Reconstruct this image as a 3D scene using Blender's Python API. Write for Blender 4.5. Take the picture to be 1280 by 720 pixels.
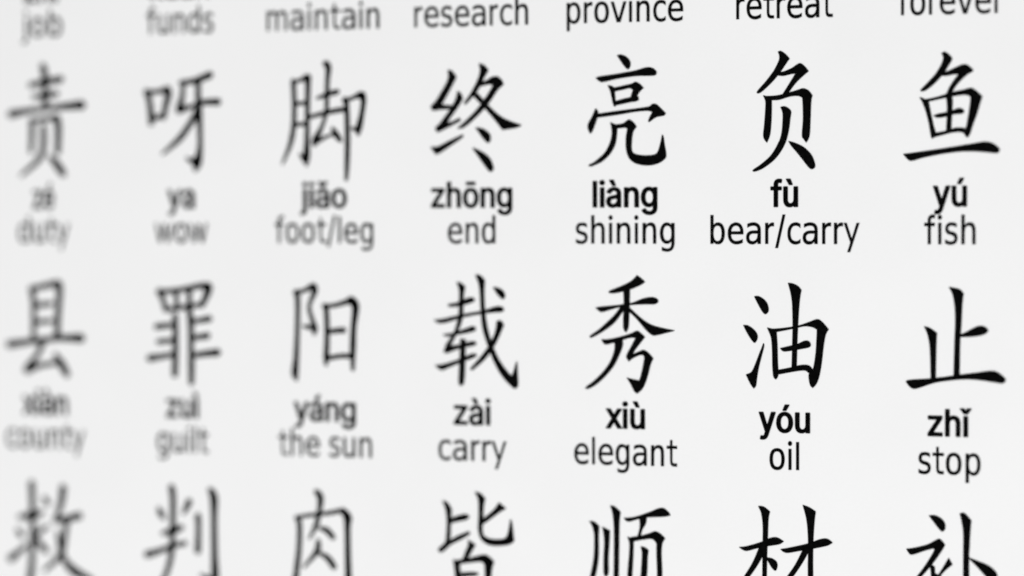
# A printed vocabulary chart of Chinese characters, close up, focus falling off to the left.
# Units are metres; the page lies flat on a table, +X to its right, +Y to its top.
import bpy, math, random
from mathutils import Matrix, Vector
from mathutils.geometry import tessellate_polygon

scene = bpy.context.scene
for o in list(bpy.data.objects):
    bpy.data.objects.remove(o)
col = scene.collection

# ------------------------------------------------------------------ camera
CAM_POS = (0.15834, 0.00666, 0.43361)
CAM_ROT = [[0.944109,-0.007014,0.32956],[-0.003087,0.999542,0.030116],[-0.32962,-0.029451,0.943654]]

FOCUS_X = 0.050          # the page is sharpest along this upright line
APERTURE = 0.0212        # diameter of the lens opening, metres
cam_data = bpy.data.cameras.new('camera')
cam = bpy.data.objects.new('camera', cam_data)
col.objects.link(cam)
scene.camera = cam
cam_data.sensor_width = 36.0
cam_data.lens = 100.0
cam_data.clip_start = 0.01
cam_data.clip_end = 50.0
m3 = Matrix(CAM_ROT)
cam.matrix_world = Matrix.Translation(Vector(CAM_POS)) @ m3.to_4x4()
view = m3 @ Vector((0, 0, -1))
cam_data.dof.use_dof = True
cam_data.dof.focus_distance = (Vector((FOCUS_X, 0, 0)) - Vector(CAM_POS)).dot(view)
cam_data.dof.aperture_fstop = 0.100 / APERTURE
cam_data.dof.aperture_blades = 0

# ------------------------------------------------------------------ light
world = bpy.data.worlds.new('World')
scene.world = world
world.use_nodes = True
bg = world.node_tree.nodes['Background']
bg.inputs['Color'].default_value = (1.0, 1.0, 1.0, 1)
bg.inputs['Strength'].default_value = 0.60

def softbox(name, loc, target, size, power):
    d = bpy.data.lights.new(name, 'AREA')
    d.shape = 'RECTANGLE'
    d.size, d.size_y = size
    d.energy = power
    d.color = (1.0, 1.0, 1.0)
    o = bpy.data.objects.new(name, d)
    o.location = loc
    o.rotation_euler = (Vector(target) - Vector(loc)).to_track_quat('-Z', 'Y').to_euler()
    col.objects.link(o)
    return o

softbox('unseen_softbox', (0.30, -0.75, 1.15), (0.02, 0, 0), (0.9, 0.9), 13.4)  # large area lamp added out of view, lights the page from lower right

scene.view_settings.view_transform = 'Standard'
scene.view_settings.look = 'None'
scene.view_settings.exposure = 0.0
scene.view_settings.gamma = 1.0
scene.cycles.filter_width = 1.9

# ------------------------------------------------------------------ materials
def new_mat(name, rough, spec):
    m = bpy.data.materials.new(name)
    m.use_nodes = True
    b = m.node_tree.nodes['Principled BSDF']
    b.inputs['Roughness'].default_value = rough
    b.inputs['Specular IOR Level'].default_value = spec
    return m, m.node_tree.nodes, m.node_tree.links, b

def noise(n, l, coord, scale, detail):
    t = n.new('ShaderNodeTexNoise')
    t.inputs['Scale'].default_value = scale
    t.inputs['Detail'].default_value = detail
    l.new(coord.outputs['Object'], t.inputs['Vector'])
    return t

def ramp(n, l, fac, c0, c1, p0=0.3, p1=0.7):
    r = n.new('ShaderNodeValToRGB')
    r.color_ramp.elements[0].position = p0
    r.color_ramp.elements[1].position = p1
    r.color_ramp.elements[0].color = (*c0, 1)
    r.color_ramp.elements[1].color = (*c1, 1)
    l.new(fac, r.inputs['Fac'])
    return r

def paper_material():
    m, n, l, b = new_mat('matt_white_paper', 0.62, 0.3)
    co = n.new('ShaderNodeTexCoord')
    fibre = noise(n, l, co, 1900.0, 5.0)
    cloud = noise(n, l, co, 45.0, 4.0)
    mix = n.new('ShaderNodeMath'); mix.operation = 'MULTIPLY_ADD'
    l.new(fibre.outputs['Fac'], mix.inputs[0]); mix.inputs[1].default_value = 0.5
    l.new(cloud.outputs['Fac'], mix.inputs[2])
    r = ramp(n, l, mix.outputs[0], (0.788, 0.788, 0.788), (0.812, 0.812, 0.812), 0.4, 0.95)
    l.new(r.outputs['Color'], b.inputs['Base Color'])
    bump = n.new('ShaderNodeBump')
    bump.inputs['Strength'].default_value = 0.18
    bump.inputs['Distance'].default_value = 0.00008
    l.new(fibre.outputs['Fac'], bump.inputs['Height'])
    l.new(bump.outputs['Normal'], b.inputs['Normal'])
    return m

def ink_material(name, dark, pale):
    m, n, l, b = new_mat(name, 0.9, 0.02)
    co = n.new('ShaderNodeTexCoord')
    speck = noise(n, l, co, 1500.0, 3.0)
    r = ramp(n, l, speck.outputs['Fac'], (dark,) * 3, (pale,) * 3, 0.45, 0.8)
    l.new(r.outputs['Color'], b.inputs['Base Color'])
    return m

def table_material():
    m, n, l, b = new_mat('pale_table', 0.5, 0.4)
    co = n.new('ShaderNodeTexCoord')
    t = noise(n, l, co, 9.0, 6.0)
    r = ramp(n, l, t.outputs['Fac'], (0.50, 0.50, 0.50), (0.60, 0.60, 0.60))
    l.new(r.outputs['Color'], b.inputs['Base Color'])
    return m

PAPER = paper_material()
INK = ink_material('black_ink', 0.0015, 0.004)
TABLE = table_material()

# ------------------------------------------------------------------ helpers
def mesh_object(name, verts, faces, mat, parent=None, loc=(0, 0, 0)):
    me = bpy.data.meshes.new(name)
    me.from_pydata(verts, [], faces)
    me.materials.append(mat)
    me.update()
    o = bpy.data.objects.new(name, me)
    o.location = loc
    if parent:
        o.parent = parent
    col.objects.link(o)
    return o

def slab(x0, x1, y0, y1, z0, z1):
    v = [(x0, y0, z0), (x1, y0, z0), (x1, y1, z0), (x0, y1, z0),
         (x0, y0, z1), (x1, y0, z1), (x1, y1, z1), (x0, y1, z1)]
    f = [(3, 2, 1, 0), (4, 5, 6, 7), (0, 1, 5, 4), (1, 2, 6, 5), (2, 3, 7, 6), (3, 0, 4, 7)]
    return v, f

class Ink:
    """Collects filled outlines; every outline lies a hair above the last, so none share a plane."""
    BASE, STEP = 0.000030, 0.0000025
    def __init__(self):
        self.v, self.f, self.k = [], [], 0
    def fill(self, loops):
        z = self.BASE + self.k % 24 * self.STEP
        self.k += 1
        pts = [Vector((x, y, 0)) for lp in loops for x, y in lp]
        tris = tessellate_polygon([[Vector((x, y, 0)) for x, y in lp] for lp in loops])
        b = len(self.v)
        self.v += [(p.x, p.y, z) for p in pts]
        for t in tris:
            a, c, d = (pts[i] for i in t)
            if (c - a).cross(d - a).z < 0:
                t = t[::-1]
            self.f.append(tuple(b + i for i in t))

def spline(p, closed, corner, steps=6):
    """Catmull-Rom through the points, broken at the corners."""
    n, out = len(p), []
    for i in range(n if closed else n - 1):
        p1, p2 = p[i], p[(i + 1) % n]
        p0 = p1 if corner[i] or (not closed and i == 0) else p[i - 1]
        j = (i + 1) % n
        p3 = p2 if corner[j] or (not closed and j == n - 1) else p[(i + 2) % n]
        for s in range(steps):
            t = s / steps
            out.append(tuple(0.5 * (2 * b + (c - a) * t + (2 * a - 5 * b + 4 * c - d) * t * t
                       + (3 * b - a - 3 * c + d) * t ** 3) for a, b, c, d in zip(p0, p1, p2, p3)))
    if not closed:
        out.append(p[-1])
    return out

def outline_stroke(pts):
    return spline([(x, y) for x, y, c in pts], True, [c for x, y, c in pts])

def brush_stroke(pts):
    """A centre line of (x, y, width) swept into a brush mark with rounded ends."""
    c = spline([tuple(map(float, q)) for q in pts], False, [0] * len(pts), 8)
    left, right = [], []
    n = len(c)
    for i, (x, y, w) in enumerate(c):
        ax, ay, _ = c[max(i - 1, 0)]
        bx, by, _ = c[min(i + 1, n - 1)]
        d = math.hypot(bx - ax, by - ay) or 1.0
        nx, ny = -(by - ay) / d, (bx - ax) / d
        h = max(w, 2.0) / 2
        left.append((x + nx * h, y + ny * h))
        right.append((x - nx * h, y - ny * h))
    def cap(i, sgn):
        x, y, w = c[i]
        q, r = (c[0], c[1]) if i == 0 else (c[-2], c[-1])
        ang = math.atan2(r[1] - q[1], r[0] - q[0]) + (math.pi if i == 0 else 0)
        h = max(w, 2.0) / 2
        return [(x + math.cos(ang + a) * h * 0.8, y + math.sin(ang + a) * h * 0.8)
                for a in (-0.9, -0.3, 0.3, 0.9)]
    return right + cap(n - 1, 1) + left[::-1] + cap(0, -1)

def inside(p, lp):
    r = False
    for (x1, y1), (x2, y2) in zip(lp, lp[1:] + lp[:1]):
        if (y1 > p[1]) != (y2 > p[1]) and p[0] < (x2 - x1) * (p[1] - y1) / (y2 - y1) + x1:
            r = not r
    return r

def hull(p):
    p = sorted(set(p))
    def half(q):
        h = []
        for c in q:
            while len(h) > 1 and (h[-1][0] - h[-2][0]) * (c[1] - h[-2][1]) - (h[-1][1] - h[-2][1]) * (c[0] - h[-2][0]) <= 0:
                h.pop()
            h.append(c)
        return h[:-1]
    return half(p) + half(p[::-1])

def rims(loops, dx, dy):
    """The edge of a letter run over with a small oval pen: what makes a bold letter bold."""
    pen = [(math.cos(k * math.pi / 5) * dx, math.sin(k * math.pi / 5) * dy) for k in range(10)]
    for lp in loops:
        for a, b in zip(lp, lp[1:] + lp[:1]):
            yield hull([(p[0] + q[0], p[1] + q[1]) for p in (a, b) for q in pen])

CHARACTERS = [
["duty","B",-77.3,20.88,[[[-309,606,86],[-35,656,105],[289,702,114]],[[-243,407,77],[-37,428,96],[202,455,95]],[[-67,935,115],[-27,768,115],[-22,222,105]],[[-692,115,135],[-279,180,86],[132,219,86],[692,257,152]],[[-281,12,96],[-283,-262,96],[-303,-535,77]],[[-281,-3,67],[198,52,86]],[[181,52,143],[224,-115,124],[210,-546,105]],[[-59,-97,96],[-62,-416,105],[-150,-658,96],[-495,-936,48]],[[56,-614,67],[191,-752,134],[319,-920,114]]]],
["wow","B",-51.62,20.19,[[[-667,534,118],[-618,383,99],[-586,143,108],[-588,-13,90]],[[-650,518,81],[-434,530,72],[-301,558,117]],[[-295,558,162],[-262,482,126],[-320,259,99],[-354,95,99]],[[-570,77,72],[-354,116,90]],[[-36,673,72],[227,698,98],[523,797,116]],[[13,642,72],[2,463,81],[-56,255,126]],[[-73,211,126],[159,267,72],[389,333,89],[667,340,115]],[[293,697,98],[291,459,98],[306,161,116],[320,-137,89],[318,-435,98],[267,-672,161],[233,-797,63]],[[70,-596,36],[234,-672,134]],[[273,191,116],[123,-45,98],[-76,-282,99],[-376,-518,36]]]],
["foot or leg","B",-26.08,20.09,[[[-526,678,88],[-512,354,80],[-520,-28,80],[-580,-351,80],[-727,-689,32]],[[-542,663,56],[-414,681,56],[-286,738,96]],[[-270,732,136],[-264,614,96],[-273,204,84],[-282,-237,84],[-293,-560,120],[-294,-721,40]],[[-411,-535,32],[-310,-633,120]],[[-496,295,64],[-288,315,56]],[[-498,-52,64],[-306,-31,56]],[[50,960,103],[104,886,103],[90,696,75],[79,492,75],[68,140,68]],[[-96,383,40],[95,447,79],[270,489,79]],[[-242,71,56],[62,146,72],[363,195,79]],[[61,126,64],[-19,-93,64],[-132,-297,112],[-148,-385,64]],[[-148,-356,72],[27,-269,48],[171,-212,40]],[[171,-110,48],[234,-213,103],[313,-316,71]],[[380,326,63],[538,382,55],[680,438,95]],[[690,424,150],[727,336,94],[694,103,87],[646,-101,110],[630,-223,47]],[[520,-114,32],[630,-159,87]],[[396,355,103],[427,253,87],[440,-244,87],[431,-683,83],[414,-961,55]]]],
["end","W",0.8,20.37,[[[-471,776,1],[-410,752,0],[-339,664,1],[-411,530,0],[-519,344,0],[-603,213,1],[-412,196,1],[-412,155,1],[-582,149,0],[-736,131,1],[-767,189,0],[-674,289,0],[-565,460,0],[-472,632,0]],[[-309,427,1],[-257,383,0],[-227,311,1],[-320,168,0],[-443,11,0],[-512,-97,1],[-397,-61,0],[-290,-11,1],[-274,-40,0],[-398,-104,0],[-552,-175,0],[-660,-223,1],[-691,-159,0],[-614,-87,0],[-458,113,0],[-350,284,0]],[[-229,-279,1],[-245,-317,0],[-430,-436,0],[-615,-550,0],[-693,-578,1],[-770,-476,1],[-646,-463,0],[-460,-378,0]],[[67,867,1],[143,837,0],[213,764,1],[142,650,0],[34,451,0],[-119,281,0],[-181,224,1],[-187,247,0],[-88,381,0],[35,594,0],[81,752,0]],[[50,551,1],[188,592,0],[280,642,0],[371,652,0],[447,587,0],[468,530,1],[370,445,0],[248,275,0],[125,133,0],[-59,-37,0],[-213,-150,0],[-305,-163,1],[-182,-64,0],[3,106,0],[156,291,0],[279,476,0],[310,527,1],[218,543,0],[59,508,1]],[[-42,409,1],[34,379,0],[156,248,0],[339,73,0],[521,-44,0],[769,-133,1],[672,-166,0],[459,-192,1],[338,-42,0],[156,162,0],[-27,351,0]],[[8,-167,1],[124,-188,0],[231,-270,0],[246,-356,0],[209,-399,0],[139,-341,0]],[[-46,-497,1],[92,-556,0],[229,-658,0],[296,-816,0],[244,-868,0],[183,-801,0],[61,-642,0]]]],
["shining","O",26.34,21.22,[[[-156,873,1],[-103,883,0],[-23,856,0],[38,802,0],[62,739,0],[44,672,0],[12,658,0],[-38,707,0],[-92,779,0]],[[-513,524,1],[-424,545,0],[-157,577,0],[138,625,0],[330,672,0],[432,656,0],[491,599,0],[467,552,0],[373,545,0],[138,543,0],[-157,506,0],[-365,464,0],[-424,460,0],[-468,483,0]],[[-311,396,1],[-217,360,0],[-187,145,0],[-170,94,0],[-202,66,1],[-229,117,0],[-270,302,0]],[[-258,350,1],[-39,391,0],[94,423,0],[144,445,0],[211,415,0],[276,352,1],[211,291,0],[173,224,0],[196,162,1],[137,140,0],[64,136,1],[73,226,0],[108,321,1],[49,353,0],[-69,330,0],[-217,304,1]],[[-205,140,1],[-40,182,0],[79,206,0],[191,213,1],[196,162,1],[78,135,0],[-188,83,1]],[[-520,31,1],[-484,-6,0],[-479,-63,1],[-500,-134,0],[-559,-289,0],[-598,-354,0],[-628,-331,0],[-649,-268,0],[-640,-203,0],[-574,-90,0]],[[-505,-54,1],[-158,-11,0],[196,27,0],[373,52,0],[425,91,0],[490,85,0],[578,7,0],[642,-58,1],[607,-91,0],[490,-112,0],[372,-187,1],[360,-167,0],[402,-75,0],[431,-33,1],[343,-9,0],[137,-23,0],[-158,-67,0],[-485,-106,1]],[[-271,-193,1],[-203,-222,0],[-159,-240,1],[-171,-421,0],[-204,-562,0],[-293,-702,0],[-427,-815,0],[-591,-884,1],[-635,-870,0],[-531,-814,0],[-382,-687,0],[-293,-547,0],[-248,-391,0],[-253,-264,0]],[[-194,-228,1],[-70,-213,0],[-5,-174,0],[42,-152,0],[107,-192,0],[160,-260,1],[113,-325,0],[92,-395,0],[77,-564,0],[92,-663,0],[165,-706,0],[312,-724,0],[459,-709,0],[518,-653,0],[562,-513,0],[586,-400,1],[606,-429,0],[621,-541,0],[650,-710,0],[620,-780,0],[518,-844,0],[371,-874,0],[224,-862,0],[106,-819,0],[24,-733,0],[-12,-592,0],[-11,-422,0],[13,-295,1],[-26,-272,0],[-129,-280,0],[-188,-279,1]]]],
["bear or carry","O",51.96,20.75,[[[-93,923,1],[-51,933,0],[21,885,0],[86,815,1],[35,746,0],[-51,623,0],[-165,487,0],[-307,351,0],[-393,291,0],[-433,297,0],[-393,352,0],[-279,475,0],[-164,625,0],[-79,790,0],[-73,873,0]],[[-99,616,1],[-22,609,0],[120,662,0],[205,716,0],[262,734,0],[332,686,0],[389,615,1],[290,534,0],[177,426,0],[49,256,1],[-22,257,1],[63,386,0],[134,496,0],[191,586,1],[120,579,0],[-8,553,0],[-90,560,1]],[[-330,246,1],[-264,225,0],[-199,183,1],[-199,16,0],[-208,-206,0],[-228,-372,0],[-273,-483,1],[-308,-441,0],[-330,-371,0],[-313,-204,0],[-296,17,0],[-293,156,0]],[[-302,234,1],[-108,242,0],[120,294,0],[233,325,0],[304,346,0],[389,312,0],[451,234,1],[431,146,0],[420,-130,0],[409,-351,0],[389,-434,0],[355,-489,1],[318,-439,0],[290,-378,0],[307,-129,0],[301,147,0],[290,211,1],[219,237,0],[91,228,0],[-79,181,0],[-216,177,1]],[[-51,61,1],[6,69,0],[69,40,0],[111,-10,0],[97,-126,0],[80,-265,0],[34,-458,0],[-51,-623,0],[-165,-761,0],[-336,-885,0],[-465,-934,0],[-494,-915,0],[-365,-829,0],[-208,-692,0],[-94,-512,0],[-37,-346,0],[-17,-125,0],[-22,-14,0]],[[77,-472,1],[176,-501,0],[318,-571,0],[431,-683,0],[482,-794,0],[493,-871,0],[445,-904,0],[397,-876,0],[318,-779,0],[205,-640,0],[120,-542,0]]]],
["fish","O",78.19,21.18,[[[-147,806,1],[-106,827,0],[-46,791,0],[9,722,0],[-32,641,0],[-127,494,0],[-264,347,0],[-388,253,0],[-451,235,0],[-467,255,0],[-360,362,0],[-237,496,0],[-155,630,0],[-122,738,0]],[[-147,521,1],[-59,528,0],[77,590,0],[159,624,0],[227,626,0],[287,586,0],[331,532,0],[255,487,0],[160,407,0],[64,300,0],[-12,166,1],[-78,167,1],[-31,275,0],[37,382,0],[119,487,1],[37,485,0],[-73,466,0],[-144,469,1]],[[-484,138,1],[-429,118,0],[-352,76,1],[-319,-88,0],[-277,-279,0],[-241,-416,0],[-258,-465,0],[-290,-489,0],[-310,-456,0],[-340,-278,0],[-387,-87,0],[-437,50,0]],[[-396,104,1],[-209,142,0],[10,206,0],[201,244,0],[296,269,0],[364,236,0],[473,139,1],[440,37,0],[392,-125,0],[332,-286,0],[289,-421,0],[251,-481,1],[216,-453,0],[202,-407,0],[229,-339,0],[256,-204,0],[288,12,0],[299,134,1],[228,170,0],[65,157,0],[-154,116,0],[-368,71,1]],[[-86,175,1],[-31,193,0],[15,125,0],[16,-11,0],[5,-201,0],[-6,-386,1],[-77,-396,1],[-66,-200,0],[-61,-10,0],[-72,112,0]],[[-269,-143,1],[-181,-117,0],[-17,-87,0],[106,-39,0],[160,-46,0],[196,-81,0],[160,-116,0],[38,-125,0],[-126,-167,0],[-222,-171,0]],[[-291,-421,1],[-99,-385,0],[65,-338,0],[202,-345,0],[262,-394,1],[229,-421,1],[120,-395,0],[-17,-410,0],[-277,-475,1]],[[-737,-730,1],[-621,-717,0],[-290,-674,0],[66,-623,0],[338,-579,0],[515,-554,0],[637,-582,0],[724,-648,0],[737,-691,0],[691,-723,0],[556,-709,0],[339,-693,0],[121,-697,0],[-153,-730,0],[-428,-782,0],[-593,-827,0],[-662,-815,0]]]],
["county","B",-77.91,-14.78,[[[-246,691,125],[-214,432,96],[-220,-164,87]],[[-229,691,77],[234,786,105]],[[251,770,172],[284,649,124],[246,192,115],[233,-143,115]],[[-197,395,87],[129,435,77]],[[-200,111,87],[126,136,67]],[[-703,-278,126],[-254,-217,96],[260,-158,96],[702,-152,152]],[[-48,-214,125],[-136,-423,86],[-327,-655,116]],[[-362,-708,145],[-121,-636,86],[188,-586,67]],[[189,-433,67],[307,-599,143],[425,-786,105]]]],
["guilt","B",-51.73,-15.41,[[[-448,726,118],[-383,606,90],[-318,403,90]],[[-449,711,81],[-84,744,81],[346,821,98],[477,807,134]],[[460,807,179],[443,688,125],[343,487,89]],[[-335,412,72],[-20,454,81],[343,508,72]],[[-133,743,81],[-119,444,81]],[[115,775,90],[112,455,90]],[[-153,323,99],[-148,68,108],[-151,-322,108],[-167,-688,108]],[[-503,124,100],[-154,164,72]],[[-472,-131,81],[-156,-97,72]],[[-640,-413,118],[-424,-380,90],[-158,-337,72]],[[106,446,99],[137,222,108],[141,-228,99],[145,-557,108],[143,-821,90]],[[144,222,72],[309,238,81],[490,270,107]],[[142,-63,72],[455,-14,107]],[[140,-362,81],[403,-320,98],[640,-295,125]]]],
["the sun","B",-25.85,-14.9,[[[-521,679,104],[-490,546,88],[-499,44,80],[-521,-399,96],[-545,-666,121],[-514,-784,40]],[[-538,664,72],[-361,709,64],[-216,784,96]],[[-217,769,144],[-185,696,104],[-260,519,64],[-283,400,64],[-220,195,72],[-188,77,104],[-199,-17,48]],[[-396,119,32],[-268,91,80]],[[-11,462,88],[27,345,88],[34,-97,88],[16,-391,96],[16,-524,48]],[[-11,447,64],[180,464,64],[434,539,87]],[[450,554,143],[545,452,127],[511,115,95],[494,-237,103],[492,-596,55]],[[51,21,72],[210,47,79],[337,54,95]],[[16,-421,72],[271,-373,71],[461,-370,79]]]],
["carry a load","W",0.69,-14.24,[[[-475,430,1],[-336,452,0],[-121,534,0],[-44,529,0],[-28,501,0],[-105,462,0],[-306,411,0],[-445,401,0]],[[-320,793,1],[-243,765,0],[-188,713,1],[-213,592,0],[-219,447,0],[-229,233,1],[-291,221,1],[-281,446,0],[-280,649,0]],[[-715,173,1],[-585,183,0],[-245,259,0],[124,329,0],[339,394,0],[430,395,0],[476,361,0],[430,323,0],[216,307,0],[-183,239,0],[-492,149,0],[-631,130,0]],[[-555,-63,1],[-400,-41,0],[-184,28,0],[-61,73,0],[-6,39,0],[-61,0,0],[-277,-46,0],[-493,-83,0]],[[-291,244,1],[-226,239,1],[-270,99,0],[-369,-105,0],[-457,-245,1],[-308,-234,0],[-62,-173,0],[0,-201,0],[-62,-231,0],[-308,-283,0],[-494,-353,0],[-550,-339,1],[-509,-222,0],[-385,-47,0],[-322,128,0]],[[-696,-568,1],[-557,-551,0],[-278,-465,0],[-62,-375,0],[5,-389,0],[-63,-433,0],[-278,-509,0],[-495,-599,0],[-604,-636,0]],[[-262,-132,1],[-185,-146,1],[-192,-421,0],[-202,-710,0],[-218,-855,1],[-265,-885,1],[-295,-828,0],[-285,-596,0],[-272,-364,0]],[[4,911,1],[80,897,0],[151,825,1],[141,652,0],[149,392,0],[185,104,0],[275,-212,0],[397,-469,0],[549,-669,0],[625,-725,1],[671,-580,0],[701,-493,1],[707,-637,0],[716,-838,0],[700,-896,0],[654,-912,1],[487,-756,0],[335,-528,0],[214,-241,0],[123,46,0],[94,334,0],[76,623,0],[58,767,0]],[[368,164,1],[429,165,0],[475,108,1],[398,-66,0],[306,-240,0],[152,-444,0],[-63,-627,1],[-79,-598,0],[91,-416,0],[245,-212,0],[337,-9,0]],[[309,711,1],[386,697,0],[462,654,0],[498,583,0],[467,534,0],[416,568,0],[355,639,0]]]],
["elegant","O",26.78,-14.43,[[[118,939,1],[177,903,0],[250,838,1],[176,789,0],[-1,717,0],[-208,665,0],[-327,658,0],[-333,687,0],[-178,750,0],[-1,831,0],[88,902,0]],[[-565,415,1],[-476,435,0],[-209,461,0],[28,497,0],[206,563,0],[353,593,0],[441,574,0],[470,529,0],[411,489,0],[235,484,0],[-1,468,0],[-238,418,0],[-446,359,0],[-506,367,0]],[[-104,717,1],[-1,717,1],[-1,604,0],[-14,264,0],[-26,108,0],[-61,37,1],[-97,79,0],[-108,206,0],[-96,490,0]],[[-126,476,1],[-66,448,0],[-150,319,0],[-268,176,0],[-447,46,0],[-626,-50,0],[-662,-33,0],[-507,74,0],[-358,204,0],[-239,318,0]],[[-46,454,1],[-1,420,0],[176,266,0],[323,169,0],[499,114,0],[733,69,1],[645,45,0],[440,-5,0],[366,-1,0],[264,83,0],[116,251,0],[-16,377,0]],[[-468,-88,1],[-358,-86,0],[-180,-50,0],[-2,3,0],[116,53,0],[175,25,0],[249,-39,1],[175,-130,0],[86,-245,0],[42,-322,1],[175,-266,0],[234,-251,0],[307,-293,0],[386,-376,1],[345,-468,0],[307,-610,0],[262,-752,0],[203,-866,0],[120,-939,1],[70,-897,0],[11,-785,0],[-48,-695,1],[26,-714,0],[121,-732,0],[159,-726,0],[203,-583,0],[242,-384,0],[233,-333,1],[174,-323,0],[56,-373,0],[-18,-428,1],[-56,-360,0],[-38,-303,0],[27,-189,0],[101,-52,1],[-2,-53,0],[-180,-107,0],[-388,-161,0],[-442,-133,0]],[[-254,-85,1],[-136,-83,0],[-121,-177,0],[-166,-305,0],[-270,-506,0],[-419,-679,0],[-568,-810,0],[-703,-878,0],[-733,-855,0],[-598,-753,0],[-434,-594,0],[-314,-421,0],[-255,-250,0]]]],
["oil","O",52.24,-14.37,[[[-503,614,1],[-437,615,0],[-351,566,0],[-294,491,0],[-279,393,0],[-322,343,0],[-365,370,0],[-423,462,0]],[[-681,160,1],[-609,153,0],[-523,98,0],[-466,29,0],[-457,-41,0],[-495,-106,0],[-538,-78,0],[-609,27,0]],[[-360,-123,1],[-351,-165,0],[-394,-333,0],[-437,-502,0],[-466,-670,0],[-481,-782,0],[-515,-827,1],[-567,-755,0],[-638,-617,1],[-567,-587,0],[-523,-531,0],[-452,-362,0]],[[-294,123,1],[-208,102,0],[-151,66,1],[-137,-134,0],[-131,-385,0],[-123,-608,0],[-160,-678,1],[-194,-637,0],[-211,-498,0],[-217,-219,0],[-234,-24,0]],[[-228,104,1],[-23,123,0],[205,162,0],[375,219,0],[502,262,0],[573,230,0],[680,112,1],[635,28,0],[601,-152,0],[568,-430,0],[531,-624,0],[488,-736,0],[432,-801,1],[389,-752,0],[370,-599,0],[432,-529,0],[474,-320,0],[494,-43,0],[500,107,1],[432,145,0],[304,160,0],[148,125,0],[-23,90,0],[-177,60,1]],[[40,827,1],[106,819,0],[191,781,0],[248,718,1],[228,620,0],[211,454,0],[194,176,0],[182,-102,0],[171,-486,1],[97,-498,1],[108,-103,0],[114,175,0],[108,453,0],[86,647,0]],[[-85,-195,1],[6,-174,0],[177,-130,0],[290,-79,0],[361,-78,0],[395,-127,0],[369,-169,0],[233,-199,0],[63,-229,0],[-37,-236,0]],[[-160,-544,1],[63,-499,0],[233,-457,0],[347,-455,0],[409,-493,0],[446,-576,1],[375,-572,0],[304,-531,0],[148,-548,0],[-148,-606,1]]]],
["stop","O",78.89,-14.39,[[[-97,783,1],[-28,772,0],[68,746,0],[122,684,1],[104,534,0],[88,207,0],[69,-93,0],[62,-590,1],[-26,-608,1],[-13,-95,0],[0,260,0],[-11,505,0],[-42,669,0]],[[55,48,1],[164,93,0],[273,154,0],[382,194,0],[464,170,0],[502,124,1],[450,75,0],[328,41,0],[192,28,0],[55,24,1]],[[-480,173,1],[-398,152,0],[-288,79,1],[-296,-71,0],[-301,-290,0],[-306,-651,1],[-377,-666,1],[-383,-346,0],[-397,-100,0],[-433,64,0]],[[-764,-676,1],[-687,-652,0],[-355,-625,0],[56,-563,0],[329,-525,0],[547,-495,0],[655,-520,0],[750,-594,0],[764,-640,0],[710,-676,0],[574,-657,0],[329,-629,0],[138,-624,0],[-108,-648,0],[-328,-687,0],[-521,-754,0],[-631,-783,0],[-700,-757,0]]]],
["rescue","B",-77.07,-49.99,[[[-608,268,77],[-349,308,135],[-159,363,67]],[[-368,868,116],[-357,547,106],[-351,87,106],[-373,-498,106],[-403,-729,126],[-428,-869,68]],[[-123,615,77],[-55,519,96]],[[-644,46,77],[-569,-50,106]],[[-788,-458,136],[-648,-355,97],[-474,-210,68]],[[-75,127,67],[-231,14,77],[-318,-66,48]],[[-318,-66,58],[-182,-214,106],[-79,-308,87]],[[239,810,124],[213,595,115],[149,379,86],[62,217,58]],[[80,239,96],[285,262,105],[558,332,124]],[[302,232,96],[265,-45,96],[177,-354,105],[-134,-642,48]],[[129,42,57],[178,-231,96],[279,-472,115],[482,-648,153],[787,-757,67]]]],
["judge","B",-52.52,-50.7,[[[-162,943,117],[-136,763,108],[-139,401,99],[-151,100,99],[-187,-264,99],[-306,-600,82],[-542,-943,36]],[[-404,573,73],[-358,484,100],[-305,411,63]],[[168,712,117],[101,575,81],[51,504,36]],[[-334,153,63],[-134,206,117],[32,272,81]],[[-637,-220,118],[-403,-151,91],[-136,-51,81],[97,3,72]],[[325,477,108],[337,267,90],[321,-130,108]],[[558,920,98],[623,787,143],[627,427,107],[630,-172,116],[637,-532,143],[603,-744,72]],[[374,-519,36],[604,-638,152]]]],
["meat","B",-26.87,-50.34,[[[-425,472,88],[-378,355,88],[-386,-31,88],[-430,-389,97],[-481,-747,97],[-498,-896,40]],[[-441,466,56],[-184,516,56],[168,566,64],[391,618,72]],[[391,618,95],[486,503,143],[485,326,103],[489,-116,103],[497,-470,111],[495,-794,119],[479,-913,40]],[[352,-801,32],[479,-839,95]],[[-70,913,88],[3,812,112],[-17,604,80],[-73,366,80],[-202,124,32]],[[-9,309,48],[119,269,96],[230,155,80]],[[-42,101,64],[-43,-18,96],[-108,-139,80],[-301,-354,32]],[[-27,-106,48],[132,-189,96],[243,-332,96]]]],
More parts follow.
